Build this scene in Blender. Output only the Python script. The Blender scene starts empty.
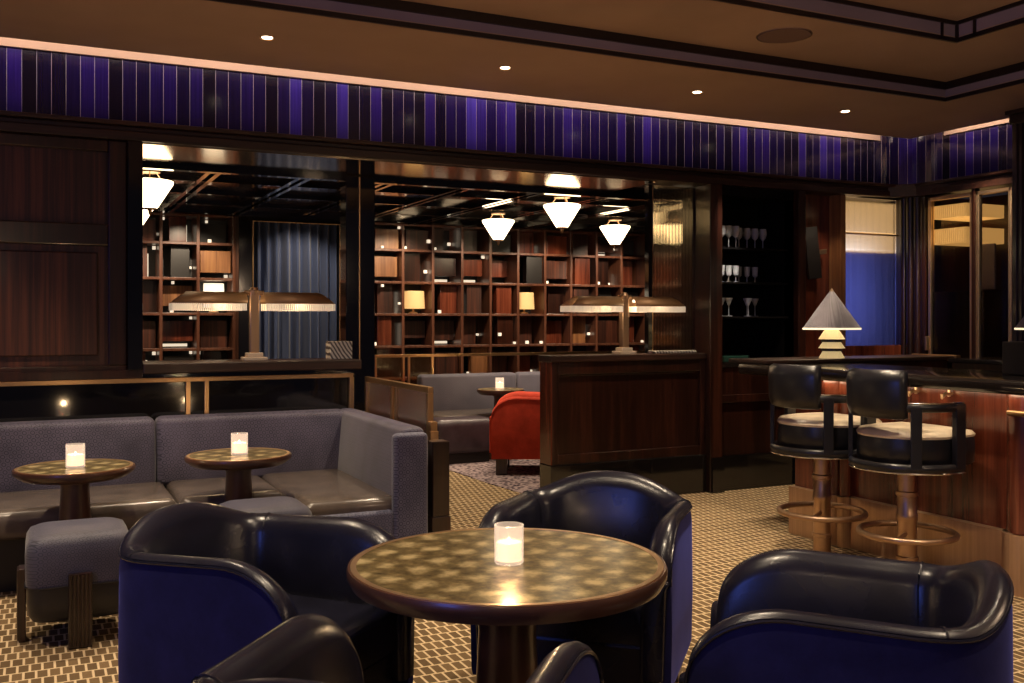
import bpy, bmesh, math, random
from mathutils import Vector, Matrix
random.seed(7)
PI = math.pi
sc = bpy.context.scene
COL = sc.collection

# ------------------------------------------------------------------ materials
def nodes(name):
    m = bpy.data.materials.new(name); m.use_nodes = True
    nt = m.node_tree; b = nt.nodes['Principled BSDF']
    return m, nt, b
def setp(b, **k):
    for n, v in k.items():
        n = {'base': 'Base Color', 'rough': 'Roughness', 'metal': 'Metallic', 'coat': 'Coat Weight', 'coat_rough': 'Coat Roughness',
             'spec': 'Specular IOR Level', 'sheen': 'Sheen Weight', 'sheen_rough': 'Sheen Roughness', 'sheen_tint': 'Sheen Tint',
             'trans': 'Transmission Weight', 'ior': 'IOR', 'emit': 'Emission Color', 'strength': 'Emission Strength', 'sss': 'Subsurface Weight', 'alpha': 'Alpha', 'aniso': 'Anisotropic'}[n]
        if isinstance(v, tuple) and len(v) == 3: v = (*v, 1)
        b.inputs[n].default_value = v
def simple(name, **k):
    m, nt, b = nodes(name); setp(b, **k); return m
def N(nt, t, **k):
    n = nt.nodes.new(t)
    for a, v in k.items():
        if a in n.inputs: n.inputs[a].default_value = v
        else: setattr(n, a, v)
    return n
def coords(nt, scale=(1, 1, 1), rot=(0, 0, 0)):
    t = N(nt, 'ShaderNodeTexCoord'); mp = N(nt, 'ShaderNodeMapping')
    mp.inputs['Scale'].default_value = scale; mp.inputs['Rotation'].default_value = rot
    nt.links.new(t.outputs['Object'], mp.inputs['Vector']); return mp.outputs['Vector']
def ramp(nt, fac, stops):
    r = N(nt, 'ShaderNodeValToRGB'); e = r.color_ramp.elements
    while len(e) < len(stops): e.new(.5)
    for el, (p, c) in zip(e, stops): el.position = p; el.color = (*c, 1)
    nt.links.new(fac, r.inputs['Fac']); return r.outputs['Color']
def math_(nt, op, a, b=None):
    n = N(nt, 'ShaderNodeMath', operation=op)
    for i, v in enumerate((a, b)):
        if v is None: continue
        if isinstance(v, (int, float)): n.inputs[i].default_value = v
        else: nt.links.new(v, n.inputs[i])
    return n.outputs[0]
def bump(nt, b, h, strength=.2, dist=.01):
    n = N(nt, 'ShaderNodeBump', Strength=strength, Distance=dist)
    nt.links.new(h, n.inputs['Height']); nt.links.new(n.outputs['Normal'], b.inputs['Normal'])

def wood(name, c1, c2, c3, rough=.28, coat=.5, scale=(34, 34, 1.2), rot=(0, 0, 0)):
    m, nt, b = nodes(name)
    v = coords(nt, scale, rot)
    n1 = N(nt, 'ShaderNodeTexNoise', Scale=1.0, Detail=6.0, Roughness=.65); nt.links.new(v, n1.inputs['Vector'])
    v2 = coords(nt, tuple(s * .16 for s in scale), rot)
    n2 = N(nt, 'ShaderNodeTexNoise', Scale=1.0, Detail=3.0); nt.links.new(v2, n2.inputs['Vector'])
    f = math_(nt, 'ADD', math_(nt, 'MULTIPLY', n1.outputs['Fac'], .6), math_(nt, 'MULTIPLY', n2.outputs['Fac'], .4))
    nt.links.new(ramp(nt, f, [(.36, c1), (.5, c2), (.64, c3)]), b.inputs['Base Color'])
    setp(b, rough=rough, coat=coat, coat_rough=.12)
    bump(nt, b, n1.outputs['Fac'], .05, .002)
    return m
M = {}
M['wood'] = wood('dark_wood', (.007, .0022, .0014), (.020, .006, .0036), (.050, .014, .007))
M['wood_panel'] = wood('macassar_wood', (.010, .003, .002), (.042, .0115, .006), (.115, .033, .016), rough=.45, coat=.1, scale=(46, 46, .9))
M['wood_red'] = wood('mahogany', (.038, .008, .004), (.105, .023, .011), (.20, .052, .024), rough=.25, coat=.6, scale=(22, 22, .9))
M['wood_gold'] = wood('amber_wood', (.10, .04, .016), (.22, .09, .035), (.34, .16, .06), rough=.4, coat=.2)
M['wood_lattice'] = wood('lattice_wood', (.06, .020, .012), (.11, .040, .022), (.17, .066, .036), rough=.35, coat=.3)
M['wood_h'] = wood('dark_wood_lengthwise', (.008, .003, .002), (.022, .008, .005), (.052, .018, .011), coat=.12, rough=.4, scale=(1.2, 34, 34))
M['wood_mid'] = wood('walnut_stain', (.055, .022, .014), (.075, .031, .019), (.10, .042, .026), rough=.35, coat=.3, scale=(8, 8, 8))
M['black_gloss'] = simple('black_lacquer', base=(.006, .005, .005), rough=.09, coat=.6, coat_rough=.05)
M['black'] = simple('black_paint', base=(.008, .006, .006), rough=.45)
M['matt_black'] = simple('matt_black', base=(.006, .005, .005), rough=.9, spec=.05)
M['brass'] = simple('brushed_brass', base=(.58, .37, .19), metal=1.0, rough=.34)
M['brass_bright'] = simple('polished_brass', base=(.80, .58, .36), metal=1.0, rough=.36)
M['bronze'] = simple('antique_bronze', base=(.52, .35, .23), metal=1.0, rough=.38)
M['chrome'] = simple('steel', base=(.6, .6, .62), metal=1.0, rough=.15)
M['bronze_plate'] = wood('bronze_plinth', (.40, .25, .15), (.48, .31, .19), (.56, .37, .23), rough=.34, coat=0, scale=(60, 60, .6)); setp(M['bronze_plate'].node_tree.nodes['Principled BSDF'], metal=.6)

def leather(name, c, rough=.32, bs=.08):
    m, nt, b = nodes(name); v = coords(nt)
    n = N(nt, 'ShaderNodeTexNoise', Scale=9.0, Detail=4.0); nt.links.new(v, n.inputs['Vector'])
    vo = N(nt, 'ShaderNodeTexVoronoi', Scale=420.0); nt.links.new(v, vo.inputs['Vector'])
    nt.links.new(ramp(nt, n.outputs['Fac'], [(.3, tuple(x * .75 for x in c)), (.7, tuple(x * 1.3 for x in c))]), b.inputs['Base Color'])
    setp(b, rough=rough, coat=.10, coat_rough=.14, spec=.42)
    bump(nt, b, math_(nt, 'ADD', vo.outputs['Distance'], math_(nt, 'MULTIPLY', n.outputs['Fac'], 3.0)), bs, .003)
    return m
M['leather'] = leather('navy_black_leather', (.009, .009, .018), .27)
M['leather_black'] = leather('black_leather', (.010, .010, .013), .3)
M['leather_seat'] = leather('taupe_leather', (.11, .088, .076), .27)
M['leather_seat'].node_tree.nodes['Principled BSDF'].inputs['Coat Weight'].default_value = .35
M['leather_cream'] = leather('cream_leather', (.62, .52, .38), .42)
M['leather_dim'] = leather('plum_leather', (.05, .035, .045), .38)

def velvet(name, c, sheen):
    m, nt, b = nodes(name); v = coords(nt)
    n = N(nt, 'ShaderNodeTexNoise', Scale=7.0, Detail=5.0, Roughness=.7); nt.links.new(v, n.inputs['Vector'])
    nt.links.new(ramp(nt, n.outputs['Fac'], [(.3, tuple(x * .7 for x in c)), (.72, tuple(x * 1.25 for x in c))]), b.inputs['Base Color'])
    setp(b, rough=.75, sheen=.6, sheen_rough=.4, sheen_tint=sheen, spec=.15)
    n2 = N(nt, 'ShaderNodeTexNoise', Scale=300.0); nt.links.new(v, n2.inputs['Vector'])
    bump(nt, b, n2.outputs['Fac'], .15, .002)
    return m
M['velvet_blue'] = velvet('blue_velvet', (.015, .015, .070), (.10, .12, .55))
M['velvet_red'] = velvet('red_velvet', (.46, .045, .022), (.9, .2, .12))

def patterned(name, c1, c2, s=38):
    m, nt, b = nodes(name)
    t = N(nt, 'ShaderNodeTexCoord'); sp = N(nt, 'ShaderNodeSeparateXYZ'); nt.links.new(t.outputs['Object'], sp.inputs[0])
    h = math_(nt, 'ADD', sp.outputs['X'], sp.outputs['Y'])
    a = math_(nt, 'SINE', math_(nt, 'MULTIPLY', math_(nt, 'ADD', h, sp.outputs['Z']), s * PI))
    c = math_(nt, 'SINE', math_(nt, 'MULTIPLY', math_(nt, 'SUBTRACT', h, sp.outputs['Z']), s * PI))
    d = math_(nt, 'ABSOLUTE', math_(nt, 'MULTIPLY', a, c))
    e = math_(nt, 'SINE', math_(nt, 'MULTIPLY', d, 9.0))
    n = N(nt, 'ShaderNodeTexNoise', Scale=5.0, Detail=5.0); nt.links.new(t.outputs['Object'], n.inputs['Vector'])
    f = math_(nt, 'ADD', math_(nt, 'MULTIPLY', e, .28), n.outputs['Fac'])
    nt.links.new(ramp(nt, f, [(.30, c1), (.75, c2)]), b.inputs['Base Color'])
    setp(b, rough=.55, sheen=.25, spec=.35)
    bump(nt, b, e, .18, .003)
    return m
M['fabric'] = patterned('grey_plum_patterned_fabric', (.024, .022, .042), (.098, .086, .138), 24)
M['fabric_end'] = patterned('navy_hexagon_fabric', (.030, .034, .070), (.14, .14, .21), 26)
M['fabric_pouf'] = patterned('woven_navy_fabric', (.026, .026, .044), (.078, .074, .108), 34)
M['fabric_rear'] = patterned('mauve_grey_fabric', (.10, .095, .13), (.17, .155, .20), 20)

def carpet():
    m, nt, b = nodes('gold_brick_carpet')
    v = coords(nt)
    br = N(nt, 'ShaderNodeTexBrick', offset=.5)
    for k, x in (('Scale', 1.0), ('Mortar Size', .0055), ('Mortar Smooth', .35), ('Bias', -.2), ('Brick Width', .044), ('Row Height', .088)): br.inputs[k].default_value = x
    br.inputs['Color1'].default_value = (.12, .078, .040, 1); br.inputs['Color2'].default_value = (.20, .130, .066, 1); br.inputs['Mortar'].default_value = (.62, .475, .295, 1)
    nt.links.new(v, br.inputs['Vector'])
    n = N(nt, 'ShaderNodeTexNoise', Scale=180.0, Detail=3.0); nt.links.new(v, n.inputs['Vector'])
    mx = N(nt, 'ShaderNodeMix', data_type='RGBA', blend_type='MULTIPLY'); mx.inputs[0].default_value = .55
    nt.links.new(br.outputs['Color'], mx.inputs[6])
    nt.links.new(ramp(nt, n.outputs['Fac'], [(.3, (.6, .6, .6)), (.7, (1.2, 1.2, 1.2))]), mx.inputs[7])
    nt.links.new(mx.outputs[2], b.inputs['Base Color']); setp(b, rough=.95, spec=.1)
    bump(nt, b, math_(nt, 'ADD', br.outputs['Fac'], n.outputs['Fac']), .4, .004)
    return m
M['carpet'] = carpet()
def carpet2():
    m, nt, b = nodes('plum_speckled_carpet'); v = coords(nt)
    vo = N(nt, 'ShaderNodeTexVoronoi', Scale=26.0); nt.links.new(v, vo.inputs['Vector'])
    n = N(nt, 'ShaderNodeTexNoise', Scale=40.0, Detail=2.0); nt.links.new(v, n.inputs['Vector'])
    f = math_(nt, 'ADD', math_(nt, 'MULTIPLY', vo.outputs['Distance'], .9), math_(nt, 'MULTIPLY', n.outputs['Fac'], .5))
    nt.links.new(ramp(nt, f, [(.42, (.020, .013, .020)), (.57, (.065, .045, .06)), (.75, (.32, .25, .25))]), b.inputs['Base Color'])
    setp(b, rough=.95, spec=.1); return m
M['carpet_rear'] = carpet2()
def plaster(name, c):
    m, nt, b = nodes(name); v = coords(nt)
    n = N(nt, 'ShaderNodeTexNoise', Scale=1.3, Detail=4.0); nt.links.new(v, n.inputs['Vector'])
    nt.links.new(ramp(nt, n.outputs['Fac'], [(.3, tuple(x * .9 for x in c)), (.7, tuple(x * 1.08 for x in c))]), b.inputs['Base Color'])
    setp(b, rough=.6, spec=.2); return m
M['ceiling'] = plaster('brown_ceiling_paint', (.47, .31, .205))
M['cove_plaster'] = plaster('cove_plaster', (.62, .46, .38))
M['fascia'] = plaster('lavender_grey_paint', (.30, .235, .26))
M['fascia_line'] = simple('brown_black_moulding', base=(.014, .006, .004), rough=.4)

def tiles(name='purple_glass_tiles', axis='X'):
    m, nt, b = nodes(name)
    t = N(nt, 'ShaderNodeTexCoord'); sp = N(nt, 'ShaderNodeSeparateXYZ'); nt.links.new(t.outputs['UV'], sp.inputs[0])
    u = math_(nt, 'DIVIDE', sp.outputs['X'], .077)
    cell = math_(nt, 'FLOOR', u); fr = math_(nt, 'FRACT', u)
    wn = N(nt, 'ShaderNodeTexWhiteNoise', noise_dimensions='1D'); nt.links.new(cell, wn.inputs['W'])
    lowf = N(nt, 'ShaderNodeTexNoise', Scale=1.0, Detail=1.0, noise_dimensions='1D'); nt.links.new(math_(nt, 'MULTIPLY', cell, .33), lowf.inputs['W'])
    f = math_(nt, 'ADD', math_(nt, 'MULTIPLY', wn.outputs['Value'], .55), math_(nt, 'MULTIPLY', lowf.outputs['Fac'], .55))
    col = ramp(nt, f, [(.30, (.006, .004, .022)), (.56, (.013, .007, .075)), (.76, (.028, .013, .22)), (.92, (.07, .045, .55))])
    st = N(nt, 'ShaderNodeTexNoise', Scale=1.0, Detail=3.0); mp = N(nt, 'ShaderNodeMapping'); mp.inputs['Scale'].default_value = (160, 2, 1)
    nt.links.new(t.outputs['UV'], mp.inputs['Vector']); nt.links.new(mp.outputs['Vector'], st.inputs['Vector'])
    mx0 = N(nt, 'ShaderNodeMix', data_type='RGBA', blend_type='MULTIPLY'); mx0.inputs[0].default_value = .6
    nt.links.new(col, mx0.inputs[6]); nt.links.new(ramp(nt, st.outputs['Fac'], [(.3, (.5, .5, .5)), (.7, (1.25, 1.25, 1.25))]), mx0.inputs[7])
    g = math_(nt, 'GREATER_THAN', math_(nt, 'ABSOLUTE', math_(nt, 'SUBTRACT', fr, .5)), .482)
    mx = N(nt, 'ShaderNodeMix', data_type='RGBA'); nt.links.new(g, mx.inputs[0]); nt.links.new(mx0.outputs[2], mx.inputs[6]); mx.inputs[7].default_value = (.34, .30, .42, 1)
    nt.links.new(mx.outputs[2], b.inputs['Base Color'])
    rg = math_(nt, 'ADD', math_(nt, 'MULTIPLY', g, .5), .16); nt.links.new(rg, b.inputs['Roughness'])
    bump(nt, b, math_(nt, 'ADD', math_(nt, 'MULTIPLY', g, -1.0), math_(nt, 'MULTIPLY', wn.outputs['Value'], .3)), .25, .004)
    return m
M['tiles'] = tiles()

def antique():
    m, nt, b = nodes('antique_gold_mirror_glass'); v = coords(nt, (1, 1, 1), (0, 0, .95))
    sp = N(nt, 'ShaderNodeSeparateXYZ'); nt.links.new(v, sp.inputs[0])
    n0 = N(nt, 'ShaderNodeTexNoise', Scale=6.0, Detail=3.0); nt.links.new(v, n0.inputs['Vector'])
    w = math_(nt, 'MULTIPLY', math_(nt, 'SUBTRACT', n0.outputs['Fac'], .5), 3.4)
    a = math_(nt, 'SINE', math_(nt, 'ADD', math_(nt, 'MULTIPLY', sp.outputs['X'], 2 * PI / .10), w))
    c = math_(nt, 'SINE', math_(nt, 'ADD', math_(nt, 'MULTIPLY', sp.outputs['Y'], 2 * PI / .12), w))
    n = N(nt, 'ShaderNodeTexNoise', Scale=26.0, Detail=6.0, Roughness=.7); nt.links.new(v, n.inputs['Vector'])
    f = math_(nt, 'ADD', math_(nt, 'MULTIPLY', math_(nt, 'MULTIPLY', math_(nt, 'ADD', a, 1.0), math_(nt, 'ADD', c, 1.0)), .085), math_(nt, 'MULTIPLY', n.outputs['Fac'], .9))
    nt.links.new(ramp(nt, f, [(.30, (.045, .034, .012)), (.52, (.24, .18, .075)), (.80, (.72, .58, .30))]), b.inputs['Base Color'])
    setp(b, metal=.5, rough=.34, coat=.3, coat_rough=.16); return m
M['antique'] = antique()

def fluted(name, tint, rough=.08, period=.014, axis='X'):
    m, nt, b = nodes(name); t = N(nt, 'ShaderNodeTexCoord'); sp = N(nt, 'ShaderNodeSeparateXYZ'); nt.links.new(t.outputs['Object'], sp.inputs[0])
    s = math_(nt, 'SINE', math_(nt, 'MULTIPLY', sp.outputs[axis], 2 * PI / period))
    setp(b, base=tint, rough=rough, trans=1.0, ior=1.3)
    if axis == 'Y': setp(b, metal=.45)
    bump(nt, b, s, .35, period * .25); return m
M['fluted_x'] = fluted('fluted_bronze_glass', (.80, .66, .44))
M['fluted_y'] = fluted('fluted_bronze_glass_side', (.85, .80, .72), rough=.18, axis='Y')
M['fluted_blue'] = fluted('fluted_clear_glass', (.85, .85, .85), rough=.06)
M['candle_glass'] = simple('seeded_glass', base=(1, .97, .92), rough=.22, trans=1.0, ior=1.3, emit=(1, .72, .52), strength=.22)  # faint emission stands for candlelight caught in the glass
M['glass'] = simple('clear_glass', base=(1, 1, 1), rough=.03, trans=1.0, ior=1.35)
M['stemware'] = simple('stemware_crystal', base=(1, 1, 1), rough=.04, trans=.72, ior=1.45)
M['glass_door'] = simple('smoked_glass', base=(.62, .55, .42), rough=.02, trans=1.0, ior=1.25)
M['mirror'] = simple('bronze_mirror', base=(.50, .40, .27), metal=1.0, rough=.13)
def lacquer():
    m, nt, b = nodes('dark_lacquer_ceiling'); setp(b, base=(.30, .20, .14), metal=.9, rough=.10); return m
M['lacquer'] = lacquer()
def emis(name, c, s, base=(.8, .75, .65)): return simple(name, base=base, emit=c, strength=s, rough=.5)
M['shade_glow'] = emis('opal_glass_glow', (1.0, .76, .46), 6.5)
M['lamp_glow'] = emis('linen_shade_glow', (1.0, .56, .20), .5, (.6, .42, .2))
M['lamp_glow_white'] = emis('white_shade_glow', (1.0, .86, .62), 1.5)
M['fringe'] = emis('glass_fringe_glow', (1.0, .78, .56), .26)
M['spot_glow'] = emis('downlight_lens_glow', (1.0, .85, .62), 9.0)
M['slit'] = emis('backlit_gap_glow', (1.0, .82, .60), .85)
M['flame'] = emis('candle_glow', (1.0, .72, .36), 9.0)
M['wax'] = simple('white_wax', base=(.85, .72, .55), emit=(1.0, .72, .50), strength=.55, rough=.5, sss=.3)  # emission imitates flame light soaking through the wax
M['reflection_glow'] = emis('amber_reflection_glow', (1.0, .56, .19), .62)  # glow imitating amber reflections in window and door glass
M['cream_lit'] = emis('cream_lit_resin', (1.0, .74, .34), .42, (.7, .55, .3))
M['rim_glow'] = emis('shade_rim_glow', (1.0, .80, .5), 1.3)
M['linen'] = patterned('hatched_grey_linen', (.09, .08, .10), (.30, .27, .31), 70)
M['bronze_shade'] = simple('bronze_fabric_shade', base=(.30, .17, .08), metal=.3, rough=.5)
M['grille'] = simple('ceiling_grille', base=(.22, .13, .09), rough=.6)
def curtain_m():
    m, nt, b = nodes('blue_drape'); setp(b, base=(.05, .075, .17), rough=.5, sheen=.2); return m
M['drape'] = curtain_m()
M['drape_reflection'] = simple('violet_reflection_drape', base=(.05, .06, .26), rough=.7)  # drape colour imitating the blue reflection in the corner window
def marble():
    m, nt, b = nodes('striped_grey_marble'); v = coords(nt, (1, 1, 1), (0, .6, 0))
    w = N(nt, 'ShaderNodeTexWave', Scale=14.0, Distortion=3.0, Detail=3.0); nt.links.new(v, w.inputs['Vector'])
    nt.links.new(ramp(nt, w.outputs['Fac'], [(.25, (.10, .09, .085)), (.7, (.55, .52, .47))]), b.inputs['Base Color']); setp(b, rough=.25); return m
M['marble'] = marble()
M['stone_pale'] = simple('pale_stone', base=(.42, .34, .27), rough=.3)
M['green_glass'] = simple('dark_green_glass', base=(.02, .055, .045), rough=.12, coat=.5)
M['stone'] = simple('black_polished_stone', base=(.012, .009, .008), rough=.16, coat=.5, coat_rough=.05)

# ------------------------------------------------------------------ mesh helpers
class MB:
    def __init__(s): s.bm = bmesh.new()
    def box(s, x0, x1, y0, y1, z0, z1, r=0, seg=2, mat=None):
        t = bmesh.new(); bmesh.ops.create_cube(t, size=1)
        for v in t.verts: v.co = Vector(((x0 + x1) / 2 + v.co.x * (x1 - x0), (y0 + y1) / 2 + v.co.y * (y1 - y0), (z0 + z1) / 2 + v.co.z * (z1 - z0)))
        if r: bmesh.ops.bevel(t, geom=t.verts[:] + t.edges[:], offset=r, segments=seg, profile=.5, affect='EDGES')
        s.add(t, mat); return s
    def add(s, t, mat=None):
        if mat is not None: bmesh.ops.transform(t, matrix=mat, verts=t.verts)
        me = bpy.data.meshes.new('tmp'); t.to_mesh(me); t.free(); s.bm.from_mesh(me); bpy.data.meshes.remove(me)
    def lathe(s, prof, c=(0, 0, 0), n=32, cap=True, rot=0):
        rings = []
        for r, z in prof:
            rings.append([s.bm.verts.new((c[0] + r * math.cos(rot + 2 * PI * i / n), c[1] + r * math.sin(rot + 2 * PI * i / n), c[2] + z)) for i in range(n)])
        for a, b in zip(rings, rings[1:]):
            for i in range(n): s.bm.faces.new((a[i], a[(i + 1) % n], b[(i + 1) % n], b[i]))
        if cap:
            if prof[0][0] > 1e-6: s.bm.faces.new(rings[0][::-1])
            if prof[-1][0] > 1e-6: s.bm.faces.new(rings[-1])
        return s
    def tube(s, pts, r, closed=False, n=10, flat=None):
        pts = [Vector(p) for p in pts]; k = len(pts); rings = []
        for i, p in enumerate(pts):
            a = pts[(i - 1) % k] if (closed or i > 0) else p
            b = pts[(i + 1) % k] if (closed or i < k - 1) else p
            d = (b - a).normalized(); up = Vector((0, 0, 1)) if abs(d.z) < .9 else Vector((1, 0, 0))
            x = d.cross(up).normalized(); y = x.cross(d).normalized()
            rx, ry = flat if flat else (r, r)
            rings.append([s.bm.verts.new(p + x * rx * math.cos(2 * PI * j / n) + y * ry * math.sin(2 * PI * j / n)) for j in range(n)])
        prs = list(zip(rings, rings[1:])) + ([(rings[-1], rings[0])] if closed else [])
        for a, b in prs:
            for j in range(n): s.bm.faces.new((a[j], a[(j + 1) % n], b[(j + 1) % n], b[j]))
        if not closed: s.bm.faces.new(rings[0][::-1]); s.bm.faces.new(rings[-1])
        return s
    def prism(s, poly, z0, z1):
        a = [s.bm.verts.new((x, y, z0)) for x, y in poly]; b = [s.bm.verts.new((x, y, z1)) for x, y in poly]; n = len(poly)
        s.bm.faces.new(a[::-1]); s.bm.faces.new(b)
        for i in range(n): s.bm.faces.new((a[i], a[(i + 1) % n], b[(i + 1) % n], b[i]))
        return s
    def rings(s, R, closed=False, cap=True):
        V = [[s.bm.verts.new(p) for p in r] for r in R]; n = len(V[0])
        for a, b in zip(V, V[1:]):
            for j in range(n if closed else n - 1): s.bm.faces.new((a[j], a[(j + 1) % n], b[(j + 1) % n], b[j]))
        if cap and closed: s.bm.faces.new(V[0][::-1]); s.bm.faces.new(V[-1])
        return s
    def build(s, name, mat, parent=None, smooth=False, bevel=0, loc=None, angle=40):
        bmesh.ops.recalc_face_normals(s.bm, faces=s.bm.faces)
        me = bpy.data.meshes.new(name); s.bm.to_mesh(me); s.bm.free()
        o = bpy.data.objects.new(name, me); COL.objects.link(o)
        me.materials.append(M[mat] if isinstance(mat, str) else mat)
        if smooth:
            for p in me.polygons: p.use_smooth = True
            try: me.set_sharp_from_angle(angle=math.radians(angle))
            except Exception: pass
        if bevel:
            md = o.modifiers.new('bevel', 'BEVEL'); md.width = bevel; md.segments = 2; md.limit_method = 'ANGLE'; md.angle_limit = math.radians(50)
        if parent is not None: o.parent = parent
        if loc is not None: o.location = loc
        return o
def tag(o, label, cat, group=None, kind=None):
    o['label'] = label; o['category'] = cat
    if group: o['group'] = group
    if kind: o['kind'] = kind
    return o
def thing(name, label, cat, loc=(0, 0, 0), rz=0, group=None):
    o = bpy.data.objects.new(name, None); COL.objects.link(o); o.location = loc; o.rotation_euler = (0, 0, rz); o.empty_display_size = .1
    return tag(o, label, cat, group)
def struct(o): o['kind'] = 'structure'; return o
def dup(root, loc, rz=0, label=None, group=None):
    r = root.copy(); COL.objects.link(r); r.location = loc; r.rotation_euler = (0, 0, rz)
    if label: r['label'] = label
    if group: r['group'] = group
    for ch in list(root.children):
        c = ch.copy(); COL.objects.link(c); c.parent = r
        for g in list(ch.children):
            d = g.copy(); COL.objects.link(d); d.parent = c
    return r
def bx(name, mat, x0, x1, y0, y1, z0, z1, parent=None, bevel=0, r=0):
    return MB().box(x0, x1, y0, y1, z0, z1, r).build(name, mat, parent, bevel=bevel)
def facing(dx, dy): return math.atan2(-dx, dy)

# ------------------------------------------------------------------ room
struct(bx('floor', 'carpet', -3.0, 8.2, -1.5, 11.2, -.05, 0))
# speckled carpet of the rear seating area, curved corner towards the aisle
pl = []
for i in range(9):
    a = PI + i / 8 * PI / 2
    pl.append((3.36 + 1.3 + 1.3 * math.cos(a), 8.2 + 0 + 1.3 * math.sin(a) - 0.2))
pl = [(3.36, 10.35), (3.36, 8.3), (3.38, 7.4), (3.42, 6.9), (3.50, 6.62), (3.62, 6.45), (7.2, 6.45), (7.2, 10.35)]
struct(MB().prism(pl, .0, .006).build('floor_rear', 'carpet_rear'))

CZ, C1, C2 = 2.91, 3.04, 3.16
XW = 6.93
cl = MB()
# lower ring of the ceiling: stops short of the walls, leaving the light slot
cl.box(-3.0, 6.72, 4.9, 6.05, CZ, CZ + .03)
cl.box(5.79, 6.72, -1.5, 4.9, CZ, CZ + .03)
cl.box(-3.0, 5.79, 4.15, 4.9, C1, C1 + .03); cl.box(5.0, 5.79, -1.5, 4.15, C1, C1 + .03)
cl.box(-3.0, 5.0, -1.5, 4.15, C2, C2 + .03)
# solid part above the slot
cl.box(-3.0, 7.2, 5.95, 6.6, 3.17, 3.2); cl.box(6.62, 7.2, -1.5, 6.0, 3.17, 3.2)
struct(cl.build('ceiling', 'ceiling'))
fa = MB()
fa.box(-3.0, 5.81, 4.9, 4.92, CZ + .03, C1 + .03); fa.box(5.79, 5.81, -1.5, 4.92, CZ + .03, C1 + .03)
fa.box(-3.0, 5.02, 4.15, 4.17, C1 + .03, C2); fa.box(5.0, 5.02, -1.5, 4.17, C1 + .03, C2)
t1 = struct(fa.build('trim_1', 'fascia'))
ln = MB()
def ringline(X, Y, z0, z1, d):
    ln.box(-3.0, X, Y - d, Y, z0, z1); ln.box(X - d, X, -1.5, Y - d, z0, z1)
ringline(5.80, 4.91, CZ - .004, CZ + .022, .018)
ringline(5.805, 4.915, C1 - .052, C1 + .0, .03)
ringline(5.01, 4.16, C1 - .006, C1 + .02, .018)
ringline(5.01, 4.16, C2 - .022, C2, .022)
for (x, y) in ((4.88, 4.16), (5.01, 4.03)):
    ln.box(x - .018, x, y - .018, y, C1, C2)
ln.box(4.985, 5.01, 4.135, 4.16, C1, C2)
struct(ln.build('trim_2', 'fascia_line'))

# purple tile frieze with rounded inner corner, UV u = length along the wall
def frieze():
    pts = [(-3.0, 6.3)]; R = .42
    n = 60
    pts = [(-3.0 + (XW - R + 3.0) * i / n, 6.3) for i in range(n + 1)]
    for i in range(1, 13):
        a = PI / 2 - i / 12 * PI / 2
        pts.append((XW - R + R * math.cos(a), 6.3 - R + R * math.sin(a)))
    yend = 1.0
    for i in range(1, 31): pts.append((XW, 6.3 - R - (6.3 - R - yend) * i / 30))
    bm = bmesh.new(); uv = bm.loops.layers.uv.new('UVMap'); u = 0; last = None; rows = []
    for p in pts:
        if last: u += math.dist(p, last)
        last = p; rows.append((bm.verts.new((*p, 2.54)), bm.verts.new((*p, 3.17)), u))
    for a, b in zip(rows, rows[1:]):
        f = bm.faces.new((a[0], b[0], b[1], a[1]))
        for l, (uu, vv) in zip(f.loops, ((a[2], 0), (b[2], 0), (b[2], .63), (a[2], .63))): l[uv].uv = (uu, vv)
    me = bpy.data.meshes.new('wall_frieze'); bm.to_mesh(me); bm.free(); me.materials.append(M['tiles'])
    o = bpy.data.objects.new('wall_frieze', me); COL.objects.link(o)
    md = o.modifiers.new('solid', 'SOLIDIFY'); md.thickness = .03; md.offset = 0
    return struct(o)
frieze()
bd = MB(); bd.box(-3.0, 6.6, 6.262, 6.284, 2.918, 3.17); bd.box(6.892, 6.914, 1.0, 5.85, 2.918, 3.17)
struct(bd.build('trim_15', 'cove_plaster'))

# header moulding below the frieze, along back wall and right wall
hd = MB()
hd.box(-3.0, 6.93, 6.24, 6.62, 2.43, 2.485); hd.box(-3.0, 6.93, 6.26, 6.62, 2.485, 2.515); hd.box(-3.0, 6.93, 6.21, 6.62, 2.515, 2.54)
hd.box(6.87, 7.2, 1.0, 6.3, 2.43, 2.485); hd.box(6.89, 7.2, 1.0, 6.3, 2.485, 2.515); hd.box(6.84, 7.2, 1.0, 6.3, 2.515, 2.54)
hd.prism([(6.93 - .5, 6.3), (6.93 - .25, 6.25), (6.93 - .08, 6.1), (6.89, 5.8), (7.0, 5.8), (7.0, 6.4), (6.43, 6.4)], 2.43, 2.538)
struct(hd.build('trim_3', 'wood_h', bevel=.006))
struct(bx('wall_back', 'black', -3.0, 7.2, 6.62, 6.66, 2.43, 3.2))
struct(bx('trim_4', 'mirror', .575, 4.3, 6.30, 7.05, 2.424, 2.43))   # polished soffit of the wide opening
# panelled wall left of the opening
wl = MB(); wl.box(-3.0, .49, 6.32, 6.6, .95, 2.43)
wo = struct(wl.build('wall_left', 'wood_panel'))
fr = MB()
fr.box(-3.0, .49, 6.285, 6.32, 1.0, 1.09); fr.box(.385, .49, 6.285, 6.32, 1.09, 2.43); fr.box(-3.0, .385, 6.285, 6.32, 1.80, 1.93)
fr.box(-3.0, .385, 6.285, 6.32, 2.36, 2.43)
fr.build('panel_rail', 'wood', wo, bevel=.008)
MB().box(-3.0, .33, 6.30, 6.32, 1.15, 1.76, .008).build('raised_panel', 'wood_panel', wo)
struct(bx('trim_5', 'black_gloss', .49, .575, 6.24, 6.62, 1.06, 2.43, bevel=.006))    # black jamb
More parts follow.
